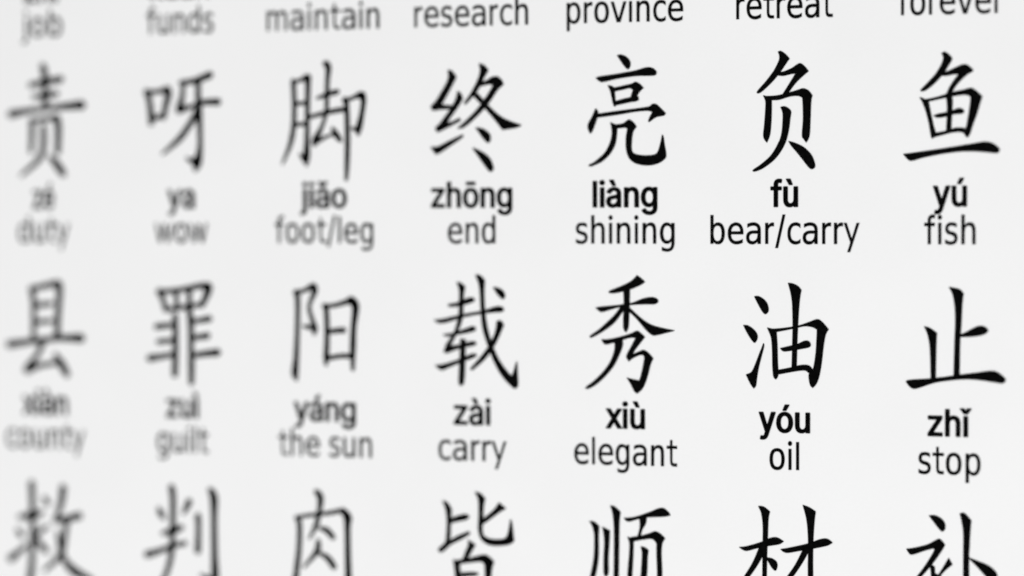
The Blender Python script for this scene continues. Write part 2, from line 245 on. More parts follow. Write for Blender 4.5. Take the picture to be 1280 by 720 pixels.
["all","W",0.57,-49.48,[[[-569,742,1],[-492,709,0],[-424,610,1],[-437,449,0],[-447,216,0],[-457,93,1],[-308,177,0],[-123,251,1],[-108,222,1],[-247,136,0],[-433,42,0],[-557,-65,0],[-619,-96,1],[-650,-54,0],[-603,-8,0],[-526,68,0],[-506,214,0],[-499,447,0],[-523,621,0]],[[-456,449,1],[-276,513,0],[-184,530,0],[-122,503,0],[-168,458,0],[-307,425,0],[-456,385,1]],[[-3,899,1],[79,878,0],[156,802,1],[131,671,0],[118,468,0],[108,265,0],[154,179,0],[276,140,0],[460,147,0],[537,193,0],[577,339,0],[599,470,1],[620,398,0],[643,197,0],[649,139,0],[582,85,0],[429,56,0],[276,53,0],[153,92,0],[77,177,0],[47,321,0],[57,553,0],[48,784,0]],[[401,738,1],[508,655,1],[400,593,0],[216,457,0],[108,387,1],[103,453,1],[247,559,0],[339,649,0]],[[-130,111,1],[-16,43,1],[-78,-61,0],[-171,-216,1],[-233,-218,1],[-170,-65,0],[-130,24,0]],[[-387,-218,1],[-285,-258,1],[-280,-476,0],[-275,-854,0],[-306,-899,1],[-343,-857,0],[-354,-479,0]],[[-322,-222,1],[-94,-178,0],[122,-120,0],[214,-143,0],[306,-221,1],[269,-338,0],[249,-571,0],[242,-832,0],[211,-877,1],[166,-821,0],[166,-574,0],[158,-284,1],[106,-222,0],[-63,-235,0],[-304,-273,1]],[[-295,-433,1],[-64,-409,0],[29,-420,1],[-2,-450,0],[-296,-491,1]],[[-306,-768,1],[187,-704,0],[187,-762,0],[-306,-832,1]]]],
["obey","O",26.02,-50.11,[[[-602,559,1],[-527,552,0],[-444,484,1],[-453,312,0],[-454,26,0],[-484,-204,0],[-544,-407,0],[-680,-670,0],[-740,-730,1],[-634,-468,0],[-565,-207,0],[-528,23,0],[-522,310,0],[-551,466,0]],[[-384,472,1],[-265,419,1],[-271,262,0],[-290,-25,0],[-290,-253,0],[-326,-318,1],[-365,-270,0],[-367,-28,0],[-355,259,0]],[[-252,819,1],[-184,807,0],[-86,724,1],[-104,553,0],[-111,153,0],[-118,-246,0],[-127,-703,0],[-172,-820,1],[-202,-707,0],[-194,36,0],[-193,464,0],[-214,692,0]],[[-21,627,1],[157,653,0],[394,734,0],[541,796,0],[629,805,0],[703,756,0],[741,701,1],[629,677,0],[393,661,0],[216,626,0],[68,581,0],[9,591,0]],[[231,644,1],[349,648,1],[334,554,0],[275,452,0],[245,332,1],[186,301,1],[231,450,0],[240,550,0]],[[32,330,1],[133,290,1],[126,48,0],[111,-209,0],[96,-409,1],[37,-411,1],[37,-212,0],[61,46,0],[67,217,0]],[[91,326,1],[245,351,0],[393,394,0],[496,431,0],[584,392,0],[652,329,1],[605,237,0],[593,66,0],[604,-217,0],[592,-473,1],[524,-476,1],[525,-221,0],[516,63,0],[516,248,1],[437,316,0],[275,296,0],[121,262,1]],[[254,181,1],[319,169,0],[378,129,1],[363,0,0],[348,-284,0],[273,-515,0],[66,-752,0],[6,-769,1],[155,-577,0],[244,-346,0],[268,-60,0],[274,82,0]],[[450,-479,1],[627,-642,0],[612,-728,1],[539,-689,0]]]],
["material","O",51.53,-49.86,[[[-676,208,1],[-555,226,0],[-325,299,0],[-181,366,0],[-67,379,0],[33,326,1],[-38,282,0],[-210,248,0],[-382,208,0],[-555,159,0],[-627,176,0]],[[-367,864,1],[-281,856,0],[-187,786,1],[-210,668,0],[-221,387,0],[-233,107,0],[-245,-454,0],[-273,-905,1],[-302,-850,0],[-302,104,0],[-296,525,0],[-319,748,0]],[[-345,243,1],[-247,246,1],[-325,47,0],[-469,-183,0],[-699,-474,0],[-815,-591,1],[-642,-316,0],[-469,-43,0]],[[-244,59,1],[-153,48,0],[-81,0,0],[-67,-69,0],[-95,-134,0],[-153,-92,0]],[[-9,199,1],[133,227,0],[418,299,0],[616,376,0],[730,388,0],[814,336,1],[730,288,0],[503,232,0],[276,187,0],[105,153,0],[33,167,0]],[[347,904,1],[446,871,0],[546,810,1],[526,637,0],[509,358,0],[503,23,0],[503,-534,0],[446,-816,1],[390,-749,0],[304,-655,1],[418,-650,0],[429,20,0],[429,411,0],[404,688,0]],[[361,235,1],[461,245,1],[361,46,0],[190,-212,0],[-67,-531,0],[-181,-634,1],[19,-331,0],[219,-44,0]]]],
["mend","O",77.74,-49.77,[[[-287,800,1],[-196,803,0],[-100,757,0],[-45,684,0],[-44,602,0],[-86,565,0],[-141,613,0],[-224,719,0]],[[-638,270,1],[-513,291,0],[-320,345,0],[-209,404,0],[-132,443,0],[-85,409,0],[-44,355,1],[-99,257,0],[-236,60,0],[-402,-139,0],[-651,-411,0],[-762,-499,1],[-651,-342,0],[-457,-128,0],[-306,85,0],[-204,267,0],[-231,296,1],[-347,262,0],[-485,210,0],[-568,190,0],[-610,224,0]],[[-278,53,1],[-203,12,1],[-186,-350,0],[-202,-626,0],[-235,-710,1],[-263,-629,0],[-253,-133,0]],[[17,152,1],[72,58,1],[-16,-14,0],[-112,-114,0],[-203,-200,1],[-99,-45,0]],[[-203,-90,1],[-71,-153,0],[26,-259,0],[39,-341,1],[-57,-304,0],[-198,-153,1]],[[188,843,1],[257,851,0],[361,745,1],[345,547,0],[334,328,0],[326,164,0],[328,-466,0],[287,-851,1],[246,-771,0],[244,161,0],[244,544,0],[216,734,0]],[[313,177,1],[449,128,0],[613,66,0],[722,-12,0],[763,-92,0],[750,-202,0],[695,-204,0],[586,-99,0],[450,46,0]]]]]
WORDS = [
["bold","zhí",-78.0,41.1,6.91],
["bold","kuǎn",-52.0,41.1,11.12],
["bold","zé",-78.0,5.87,4.16],
["bold","ya",-52.0,5.87,5.2],
["bold","jiǎo",-26.0,5.87,8.41],
["bold","zhōng",0.0,5.87,14.09],
["bold","liàng",26.0,5.87,10.83],
["bold","fù",52.0,5.87,4.48],
["bold","yú",78.0,5.87,5.3],
["bold","xiàn",-78.0,-29.44,8.79],
["bold","zuì",-52.0,-29.44,6.1],
["bold","yáng",-26.0,-29.44,11.21],
["bold","zài",0.0,-29.44,6.47],
["bold","xiù",26.0,-29.44,6.6],
["bold","yóu",52.0,-29.44,8.31],
["bold","zhǐ",78.0,-29.44,6.85],
["reg","job",-78.0,35.24,7.68],
["reg","funds",-52.0,35.24,12.46],
["reg","maintain",-26.0,35.24,20.17],
["reg","research",0.0,35.24,19.65],
["reg","province",26.0,35.24,19.38],
["reg","retreat",52.0,35.24,15.46],
["reg","forever",78.0,35.24,16.24],
["reg","dutY",-78.0,0.05,9.86],
["reg","wow",-52.0,0.05,9.81],
["reg","foot/leg",-26.0,0.05,17.63],
["reg","end",0.0,0.05,8.24],
["reg","shining",26.0,0.05,16.45],
["reg","bear/carrY",52.0,0.05,23.91],
["reg","fish",78.0,0.05,7.94],
["reg","countY",-78.0,-35.31,15.13],
["reg","guilt",-52.0,-35.31,9.61],
["reg","the sun",-26.0,-35.31,16.81],
["reg","carrY",0.0,-35.31,11.81],
["reg","elegant",26.0,-35.31,17.18],
["reg","oil",52.0,-35.31,4.78],
["reg","stop",78.0,-35.31,9.61]]
LETTERS = {
"a":[389,[[179,384,194,384,204,384,215,383,227,382,239,379,251,376,263,372,275,367,286,360,296,353,306,343,315,333,322,320,329,306,333,290,336,272,337,251,337,0,277,0,277,52,269,45,264,38,258,32,252,25,244,18,236,12,226,6,215,1,203,-3,190,-6,176,-8,160,-9,142,-8,126,-5,110,-1,94,5,80,12,68,22,57,32,48,45,40,58,35,73,31,90,30,108,31,123,34,138,38,150,43,161,50,171,58,179,67,187,78,193,89,199,100,203,112,207,125,211,138,213,152,216,165,218,178,220,194,222,209,224,222,225,234,227,244,228,252,230,259,232,265,235,270,238,273,243,275,248,276,255,275,268,273,279,271,288,267,297,262,304,256,311,248,317,240,322,230,326,220,329,208,330,196,331,183,330,171,329,159,326,149,322,140,318,132,313,124,307,118,301,112,294,107,288,103,281,100,274,41,291,48,308,57,322,67,335,79,346,91,355,104,364,118,370,133,375,148,379,163,382],[276,190,270,186,265,184,259,182,253,180,246,179,239,177,231,176,223,175,216,173,208,172,200,171,193,170,186,169,175,168,165,166,154,164,144,162,134,159,125,155,117,150,110,145,103,139,98,132,95,124,93,115,92,105,92,95,94,87,98,79,102,72,107,66,114,61,121,56,130,52,139,49,149,47,159,46,170,45,187,46,202,49,216,53,228,59,239,66,248,74,257,83,263,93,269,104,272,115,275,126,276,138]]],
"b":[424,[[53,0,53,509,114,509,114,319,122,325,127,331,132,338,137,346,144,353,152,360,161,367,171,373,183,378,197,381,212,384,229,384,252,383,274,378,294,371,313,361,330,347,345,332,359,313,370,293,379,270,385,245,389,218,390,189,389,160,385,133,379,108,370,84,359,64,346,45,330,29,313,16,294,5,274,-2,252,-7,229,-8,213,-7,198,-5,184,-1,172,4,162,10,153,17,145,24,138,31,132,39,127,46,122,53,118,59,112,59,112,0],[237,329,220,330,203,329,188,325,174,320,161,312,150,302,140,291,132,278,125,263,120,247,116,229,113,210,113,189,113,169,116,150,120,132,125,115,132,100,140,86,150,75,162,65,174,57,188,51,204,48,220,47,237,48,253,51,267,57,279,66,291,76,301,88,309,101,316,117,321,133,325,151,327,170,328,189,327,209,325,227,321,245,316,261,309,276,301,290,291,301,280,311,267,319,253,325]]],
"c":[396,[[182,383,207,384,221,384,234,383,247,380,260,377,272,373,284,368,295,362,305,356,315,349,324,341,332,332,340,322,347,312,353,301,358,289,362,277,303,262,301,269,298,276,294,283,290,289,286,295,281,301,276,306,270,311,264,315,257,319,250,322,242,325,234,327,226,329,217,329,207,330,189,329,173,325,158,319,145,310,134,300,124,287,115,274,108,258,103,242,99,224,97,206,96,187,97,169,99,151,103,134,108,117,115,102,124,89,134,76,145,66,158,57,173,51,189,48,207,46,217,47,226,48,234,49,243,52,250,54,258,58,264,62,271,66,277,71,282,76,287,82,292,89,296,95,299,102,302,110,304,117,363,102,359,90,354,78,348,67,341,56,334,46,325,37,316,29,306,21,296,15,285,9,273,4,261,-1,248,-4,235,-6,221,-8,207,-8,182,-7,159,-2,137,6,117,16,98,30,82,46,68,64,56,85,46,108,40,133,36,159,34,187,36,216,40,243,46,268,56,291,68,312,82,330,98,346,117,360,137,371,159,378]]],
"d":[424,[[311,319,311,509,372,509,372,0,313,0,313,59,307,59,303,53,298,46,293,39,287,31,280,24,272,17,263,10,252,4,241,-1,227,-5,212,-7,195,-8,172,-7,151,-2,130,5,111,16,94,29,79,45,66,64,55,84,46,108,39,133,35,160,34,189,35,218,39,245,46,270,55,293,66,313,79,332,95,347,112,361,131,371,151,378,173,383,196,384,213,384,228,381,241,378,253,373,263,367,272,360,280,353,287,346,293,338,298,331,303,325],[205,330,187,329,172,325,157,319,145,311,133,301,124,290,115,276,108,261,103,245,99,227,97,209,96,189,97,170,99,151,103,133,109,117,115,101,124,88,134,76,145,66,158,57,172,51,188,48,205,47,221,48,236,51,250,57,263,65,274,75,284,86,293,100,299,115,305,132,309,150,311,169,312,189,311,210,309,229,305,247,300,263,293,278,284,291,275,302,263,312,251,320,237,325,221,329]]],
"e":[404,[[180,383,205,384,221,384,236,382,251,379,266,374,280,368,294,361,307,351,319,341,331,329,341,315,350,299,357,282,363,263,368,242,370,219,371,194,371,169,310,169,310,202,309,220,307,237,303,254,298,269,291,282,283,294,273,305,263,314,250,321,237,326,222,329,205,330,189,329,173,326,159,321,146,313,135,304,125,294,116,282,109,270,103,256,99,241,97,226,96,211,96,178,97,157,100,139,104,122,110,106,118,92,128,80,139,70,151,61,165,55,179,50,195,47,212,46,224,47,234,48,244,50,254,53,263,56,271,61,278,66,285,73,292,80,297,88,302,96,306,105,365,91,360,77,353,63,345,51,335,39,324,29,311,19,298,11,283,4,266,-1,249,-5,231,-7,212,-8,185,-7,161,-2,138,6,117,16,98,30,82,46,68,64,56,85,46,108,40,132,35,159,34,187,35,215,39,242,46,267,55,290,67,311,81,329,97,346,115,359,135,370,157,378],[78,169,340,169,340,221,78,221]]],
"f":[254,[[174,529,187,530,197,530,207,529,215,528,222,527,229,525,234,524,239,522,227,468,222,470,215,472,206,473,200,474,182,473,171,470,162,466,154,460,149,452,145,443,142,431,142,419,142,0,81,0,81,432,82,447,84,461,89,474,96,486,104,496,113,505,124,513,135,519,148,524,161,527],[6,327,6,379,228,379,228,327]]],
"g":[425,[[173,383,196,384,213,384,228,382,242,378,253,373,264,367,273,360,281,353,288,346,294,338,299,331,304,325,308,319,313,379,372,379,372,-9,371,-32,367,-54,360,-73,350,-90,338,-104,324,-117,308,-127,291,-136,271,-142,251,-147,229,-150,207,-151,187,-150,168,-148,150,-144,134,-140,119,-134,105,-127,93,-119,82,-110,73,-101,64,-91,57,-80,51,-69,101,-41,106,-47,110,-53,116,-59,122,-66,128,-72,136,-78,145,-83,154,-88,165,-92,178,-95,192,-97,207,-97,229,-96,249,-92,267,-85,282,-75,295,-62,304,-47,310,-28,311,-6,311,68,302,62,298,56,293,49,287,41,280,34,272,28,263,21,252,16,241,11,227,8,212,5,195,5,173,6,152,10,132,17,113,27,95,39,80,53,67,71,55,90,46,112,39,136,35,163,34,191,35,220,39,246,46,271,55,293,66,314,80,332,95,347,112,361,131,371,152,378],[205,330,188,329,172,325,158,320,145,312,134,302,124,290,115,277,109,262,103,246,99,229,97,212,96,193,97,173,99,155,103,138,109,123,116,108,124,96,134,85,145,76,158,68,172,63,188,60,205,59,222,60,237,63,251,68,264,75,275,84,285,95,293,107,300,121,305,137,309,154,312,172,312,193,312,212,309,231,305,248,300,264,293,278,285,291,275,303,264,312,251,320,237,325,222,329]]],
"h":[410,[[53,0,53,509,114,509,114,287,102,287,112,312,124,332,137,349,152,362,169,372,187,379,207,383,227,384,246,383,264,380,280,376,295,369,309,360,321,349,332,336,341,321,348,304,353,285,356,264,357,240,357,0,296,0,296,235,295,256,290,275,283,291,273,304,260,315,246,323,229,328,210,329,197,328,184,326,172,322,161,317,150,311,141,303,133,293,126,283,121,271,117,257,114,243,114,227,114,0]]],
"i":[167,[[53,0,53,379,114,379,114,0],[75,523,84,524,92,523,100,521,107,517,114,512,119,506,123,499,126,491,126,483,126,475,123,468,119,461,114,455,107,449,100,446,92,444,84,443,75,444,67,446,60,449,54,455,48,461,44,468,42,475,41,483,42,491,44,499,48,506,54,512,60,517,67,521]]],
"j":[167,[[53,379,53,-29,52,-42,50,-54,46,-64,40,-72,34,-78,25,-83,14,-86,2,-87,-10,-87,-10,-143,4,-143,21,-142,37,-139,52,-135,65,-129,76,-122,86,-113,95,-102,102,-90,107,-77,111,-63,113,-47,114,-30,114,379],[75,523,83,524,92,523,100,521,107,517,114,512,119,506,123,499,125,491,126,483,125,475,123,468,119,461,114,455,107,449,100,446,92,444,83,443,75,444,67,446,60,449,53,455,48,461,44,468,42,475,41,483,42,491,44,499,48,506,53,512,60,517,67,521]]],
"k":[381,[[53,0,53,509,114,509,114,0],[121,212,284,379,360,379,184,199,177,199,110,137,110,212],[148,186,191,229,372,0,294,0]]],
"l":[167,[[53,0,114,0,114,509,53,509]]],
"m":[610,[[207,386,219,386,239,385,257,380,273,372,287,361,299,347,309,331,316,314,321,295,312,295,317,308,322,321,329,332,337,343,347,353,357,361,368,369,381,375,394,380,407,383,422,385,437,386,453,385,468,383,483,378,497,372,510,364,522,354,532,342,541,328,548,313,553,296,556,276,557,255,557,0,496,0,496,254,494,273,490,289,483,302,473,313,460,321,447,326,433,329,419,330,406,330,395,328,384,324,374,320,365,314,358,307,351,299,345,290,341,280,338,270,336,259,335,247,335,0,274,0,274,260,273,275,269,288,262,301,253,311,242,320,229,326,215,329,199,330,188,330,178,328,168,325,158,320,148,314,140,307,132,299,126,289,121,278,117,266,114,253,114,238,114,0,53,0,53,379,112,379,112,295,112,310,118,323,125,335,132,346,141,355,151,363,161,370,172,376,183,380,195,384]]],
"n":[410,[[207,383,227,384,246,383,264,380,280,376,295,369,309,360,321,349,332,336,341,321,348,304,353,285,356,264,357,240,357,0,296,0,296,235,295,256,290,275,283,291,273,304,260,315,246,323,229,328,210,329,197,328,184,326,172,322,161,317,150,311,141,303,133,293,126,283,121,271,117,257,114,243,114,227,114,0,53,0,53,379,112,379,112,287,102,287,112,312,124,332,137,349,152,362,169,372,187,379]]],
"o":[415,[[182,383,207,384,233,383,256,378,278,371,299,360,317,346,333,330,347,312,359,291,369,268,376,243,380,216,381,187,380,159,376,133,369,108,359,85,347,64,333,46,317,30,299,16,278,6,256,-2,233,-7,207,-8,182,-7,159,-2,137,6,117,16,98,30,82,46,68,64,56,85,46,108,40,133,36,159,34,187,36,216,40,243,46,268,56,291,68,312,82,330,98,346,117,360,137,371,159,378],[207,330,189,329,173,325,158,319,145,310,134,300,124,287,115,274,108,258,103,242,99,224,97,206,96,187,97,169,99,151,103,134,108,117,115,102,124,89,134,76,145,66,158,57,173,51,189,48,207,46,226,48,242,51,257,57,270,66,282,76,292,89,300,102,307,117,312,134,316,151,318,169,319,187,318,206,316,224,312,242,307,258,300,274,292,287,282,300,270,310,257,319,242,325,226,329]]],
"p":[424,[[212,384,229,384,252,383,274,378,294,371,313,361,330,347,345,332,359,313,370,293,379,270,385,245,389,218,390,189,389,160,385,133,379,108,370,84,359,64,346,45,330,29,313,16,294,5,274,-2,252,-7,229,-8,213,-7,198,-5,184,-1,173,4,162,10,153,17,145,24,138,31,132,39,127,46,122,53,118,59,114,-143,53,-143,53,379,112,379,112,319,118,319,122,325,126,331,131,338,137,346,144,353,152,360,161,367,171,373,183,378,197,381],[237,329,220,330,203,329,188,325,174,320,161,312,150,302,140,291,132,278,125,263,120,247,116,229,113,210,113,189,113,169,116,150,120,132,125,115,132,100,140,86,150,75,162,65,174,57,188,51,204,48,220,47,237,48,253,51,267,57,279,66,291,76,301,88,309,101,316,117,321,133,325,151,327,170,328,189,327,209,325,227,321,245,316,261,309,276,301,290,291,301,280,311,267,319,253,325]]],
"r":[259,[[196,384,213,385,221,385,229,384,237,384,243,384,243,322,235,324,224,325,213,326,207,326,194,325,182,323,170,319,159,315,149,309,140,301,132,293,126,284,121,273,117,262,114,250,114,237,114,0,53,0,53,379,112,379,112,321,122,335,130,347,140,358,152,367,166,375,181,380]]],
"s":[365,[[167,384,187,384,206,384,223,381,239,378,254,372,267,366,279,358,290,349,299,339,307,328,314,316,319,303,324,290,268,277,264,288,258,298,251,307,243,316,232,323,219,328,205,331,187,333,171,332,156,329,143,324,131,317,121,308,114,299,110,289,109,277,110,267,112,258,117,250,124,243,133,237,144,232,157,227,172,223,229,209,254,202,275,194,292,183,306,171,317,158,325,142,330,125,331,107,330,90,326,75,321,61,312,47,302,35,290,24,276,15,260,6,242,0,223,-5,203,-7,182,-8,163,-7,145,-5,128,-2,112,3,98,10,84,18,72,27,62,38,53,50,45,63,40,78,36,94,94,107,99,92,105,79,114,69,124,60,136,54,150,49,165,46,181,45,200,46,217,50,232,55,244,62,255,71,262,81,267,91,268,103,267,112,265,121,260,129,254,136,246,142,237,147,225,151,212,155,149,170,125,177,104,186,87,196,72,208,61,222,53,237,48,255,47,274,48,290,51,305,57,319,65,332,75,343,87,354,100,363,115,370,131,377,149,381]]],
"t":[227,[[65,471,65,93,67,71,72,52,80,35,92,21,107,10,125,2,145,-3,168,-4,174,-4,180,-4,186,-3,192,-3,198,-2,203,-1,208,0,213,2,202,54,194,52,185,51,177,50,170,50,159,51,150,53,142,56,136,61,132,68,128,76,127,86,126,98,126,471],[6,327,6,379,204,379,204,327]]],
"u":[410,[[53,139,53,379,114,379,114,144,115,123,119,105,127,89,137,75,150,64,164,56,181,52,200,50,213,51,226,53,238,57,249,62,259,69,268,77,276,86,283,97,289,109,293,122,295,137,296,153,296,379,357,379,357,0,298,0,298,92,307,92,297,67,286,47,272,30,257,17,240,7,222,0,203,-4,182,-5,164,-4,146,-1,130,4,115,11,101,20,89,31,78,44,69,59,62,76,57,95,54,116]]],
"v":[389,[[163,0,17,379,84,379,165,155,171,138,177,121,182,104,187,87,191,70,196,53,201,37,206,21,184,21,189,37,194,53,198,70,203,87,207,104,213,121,218,138,224,155,305,379,371,379,226,0]]],
"w":[505,[[4,379,62,379,140,85,225,379,280,379,365,85,443,379,501,379,395,0,335,0,252,285,170,0,110,0]]],
"x":[358,[[9,379,85,379,179,243,273,379,349,379,214,192,352,0,276,0,179,141,82,0,6,0,144,192]]],
"y":[389,[[163,-1,17,379,84,379,165,155,171,138,177,121,182,104,187,87,191,70,196,53,201,37,206,21,184,21,188,37,193,53,198,70,202,87,207,104,212,121,218,138,224,155,305,379,371,379,204,-58,198,-72,191,-85,184,-97,177,-107,168,-116,159,-124,150,-130,139,-136,128,-140,117,-143,104,-145,91,-145,84,-145,77,-145,71,-144,65,-143,59,-142,54,-141,47,-139,61,-86,71,-87,80,-89,88,-90,96,-90,104,-89,111,-87,118,-84,124,-80,130,-74,136,-67,141,-58,146,-48,151,-36]]],
"z":[380,[[48,323,48,379,333,379,333,331,126,60,339,56,339,0,42,0,42,46,254,320]]],
"/":[249,[[14,-76,178,533,235,533,71,-76]]],
"í":[167,[[53,0,53,379,114,379,114,0],[57,429,104,529,173,529,107,429]]],
"ǎ":[389,[[179,384,194,384,204,384,215,383,227,382,239,379,251,376,263,372,275,367,286,360,296,353,306,343,315,333,322,320,329,306,333,290,336,272,337,251,337,0,277,0,277,52,269,45,264,38,258,32,252,25,244,18,236,12,226,6,215,1,203,-3,190,-6,176,-8,160,-9,142,-8,126,-5,110,-1,94,5,80,12,68,22,57,32,48,45,40,58,35,73,31,90,30,108,31,123,34,138,38,150,43,161,50,171,58,179,67,187,78,193,89,199,100,203,112,207,125,211,138,213,152,216,165,218,178,220,194,222,209,224,222,225,234,227,244,228,252,230,259,232,265,235,270,238,273,243,275,248,276,255,275,268,273,279,271,288,267,297,262,304,256,311,248,317,240,322,230,326,220,329,208,330,196,331,183,330,171,329,159,326,149,322,140,318,132,313,124,307,118,301,112,294,107,288,103,281,100,274,41,291,48,308,57,322,67,335,79,346,91,355,104,364,118,370,133,375,148,379,163,382],[276,190,270,186,265,184,259,182,253,180,246,179,239,177,231,176,223,175,216,173,208,172,200,171,193,170,186,169,175,168,165,166,154,164,144,162,134,159,125,155,117,150,110,145,103,139,98,132,95,124,93,115,92,105,92,95,94,87,98,79,102,72,107,66,114,61,121,56,130,52,139,49,149,47,159,46,170,45,187,46,202,49,216,53,228,59,239,66,248,74,257,83,263,93,269,104,272,115,275,126,276,138],[80,526,140,529,189,469,238,529,299,529,218,435,160,435]]],
"é":[404,[[180,383,205,384,221,384,236,382,251,379,266,374,280,368,294,361,307,351,319,341,331,329,341,315,350,299,357,282,363,263,368,242,370,219,371,194,371,169,310,169,310,202,309,220,307,237,303,254,298,269,291,282,283,294,273,305,263,314,250,321,237,326,222,329,205,330,189,329,173,326,159,321,146,313,135,304,125,294,116,282,109,270,103,256,99,241,97,226,96,211,96,178,97,157,100,139,104,122,110,106,118,92,128,80,139,70,151,61,165,55,179,50,195,47,212,46,224,47,234,48,244,50,254,53,263,56,271,61,278,66,285,73,292,80,297,88,302,96,306,105,365,91,360,77,353,63,345,51,335,39,324,29,311,19,298,11,283,4,266,-1,249,-5,231,-7,212,-8,185,-7,161,-2,138,6,117,16,98,30,82,46,68,64,56,85,46,108,40,132,35,159,34,187,35,215,39,242,46,267,55,290,67,311,81,329,97,346,115,359,135,370,157,378],[78,169,340,169,340,221,78,221],[177,429,225,529,293,529,227,429]]],
"ō":[415,[[182,383,207,384,233,383,256,378,278,371,299,360,317,346,333,330,347,312,359,291,369,268,376,243,380,216,381,187,380,159,376,133,369,108,359,85,347,64,333,46,317,30,299,16,278,6,256,-2,233,-7,207,-8,182,-7,159,-2,137,6,117,16,98,30,82,46,68,64,56,85,46,108,40,133,36,159,34,187,36,216,40,243,46,268,56,291,68,312,82,330,98,346,117,360,137,371,159,378],[207,330,189,329,173,325,158,319,145,310,134,300,124,287,115,274,108,258,103,242,99,224,97,206,96,187,97,169,99,151,103,134,108,117,115,102,124,89,134,76,145,66,158,57,173,51,189,48,207,46,226,48,242,51,257,57,270,66,282,76,292,89,300,102,307,117,312,134,316,151,318,169,319,187,318,206,316,224,312,242,307,258,300,274,292,287,282,300,270,310,257,319,242,325,226,329],[113,458,113,506,302,506,302,458]]],
"à":[389,[[179,384,194,384,204,384,215,383,227,382,239,379,251,376,263,372,275,367,286,360,296,353,306,343,315,333,322,320,329,306,333,290,336,272,337,251,337,0,277,0,277,52,269,45,264,38,258,32,252,25,244,18,236,12,226,6,215,1,203,-3,190,-6,176,-8,160,-9,142,-8,126,-5,110,-1,94,5,80,12,68,22,57,32,48,45,40,58,35,73,31,90,30,108,31,123,34,138,38,150,43,161,50,171,58,179,67,187,78,193,89,199,100,203,112,207,125,211,138,213,152,216,165,218,178,220,194,222,209,224,222,225,234,227,244,228,252,230,259,232,265,235,270,238,273,243,275,248,276,255,275,268,273,279,271,288,267,297,262,304,256,311,248,317,240,322,230,326,220,329,208,330,196,331,183,330,171,329,159,326,149,322,140,318,132,313,124,307,118,301,112,294,107,288,103,281,100,274,41,291,48,308,57,322,67,335,79,346,91,355,104,364,118,370,133,375,148,379,163,382],[276,190,270,186,265,184,259,182,253,180,246,179,239,177,231,176,223,175,216,173,208,172,200,171,193,170,186,169,175,168,165,166,154,164,144,162,134,159,125,155,117,150,110,145,103,139,98,132,95,124,93,115,92,105,92,95,94,87,98,79,102,72,107,66,114,61,121,56,130,52,139,49,149,47,159,46,170,45,187,46,202,49,216,53,228,59,239,66,248,74,257,83,263,93,269,104,272,115,275,126,276,138],[165,429,99,529,168,529,215,429]]],
"ù":[410,[[53,139,53,379,114,379,114,144,115,123,119,105,127,89,137,75,150,64,164,56,181,52,200,50,213,51,226,53,238,57,249,62,259,69,268,77,276,86,283,97,289,109,293,122,295,137,296,153,296,379,357,379,357,0,298,0,298,92,307,92,297,67,286,47,272,30,257,17,240,7,222,0,203,-4,182,-5,164,-4,146,-1,130,4,115,11,101,20,89,31,78,44,69,59,62,76,57,95,54,116],[181,429,115,529,183,529,231,429]]],
"ú":[410,[[53,139,53,379,114,379,114,144,115,123,119,105,127,89,137,75,150,64,164,56,181,52,200,50,213,51,226,53,238,57,249,62,259,69,268,77,276,86,283,97,289,109,293,122,295,137,296,153,296,379,357,379,357,0,298,0,298,92,307,92,297,67,286,47,272,30,257,17,240,7,222,0,203,-4,182,-5,164,-4,146,-1,130,4,115,11,101,20,89,31,78,44,69,59,62,76,57,95,54,116],[178,429,226,529,294,529,228,429]]],
"ì":[167,[[53,0,53,379,114,379,114,0],[59,429,-6,529,62,529,110,429]]],
"á":[389,[[179,384,194,384,204,384,215,383,227,382,239,379,251,376,263,372,275,367,286,360,296,353,306,343,315,333,322,320,329,306,333,290,336,272,337,251,337,0,277,0,277,52,269,45,264,38,258,32,252,25,244,18,236,12,226,6,215,1,203,-3,190,-6,176,-8,160,-9,142,-8,126,-5,110,-1,94,5,80,12,68,22,57,32,48,45,40,58,35,73,31,90,30,108,31,123,34,138,38,150,43,161,50,171,58,179,67,187,78,193,89,199,100,203,112,207,125,211,138,213,152,216,165,218,178,220,194,222,209,224,222,225,234,227,244,228,252,230,259,232,265,235,270,238,273,243,275,248,276,255,275,268,273,279,271,288,267,297,262,304,256,311,248,317,240,322,230,326,220,329,208,330,196,331,183,330,171,329,159,326,149,322,140,318,132,313,124,307,118,301,112,294,107,288,103,281,100,274,41,291,48,308,57,322,67,335,79,346,91,355,104,364,118,370,133,375,148,379,163,382],[276,190,270,186,265,184,259,182,253,180,246,179,239,177,231,176,223,175,216,173,208,172,200,171,193,170,186,169,175,168,165,166,154,164,144,162,134,159,125,155,117,150,110,145,103,139,98,132,95,124,93,115,92,105,92,95,94,87,98,79,102,72,107,66,114,61,121,56,130,52,139,49,149,47,159,46,170,45,187,46,202,49,216,53,228,59,239,66,248,74,257,83,263,93,269,104,272,115,275,126,276,138],[162,429,210,529,278,529,212,429]]],
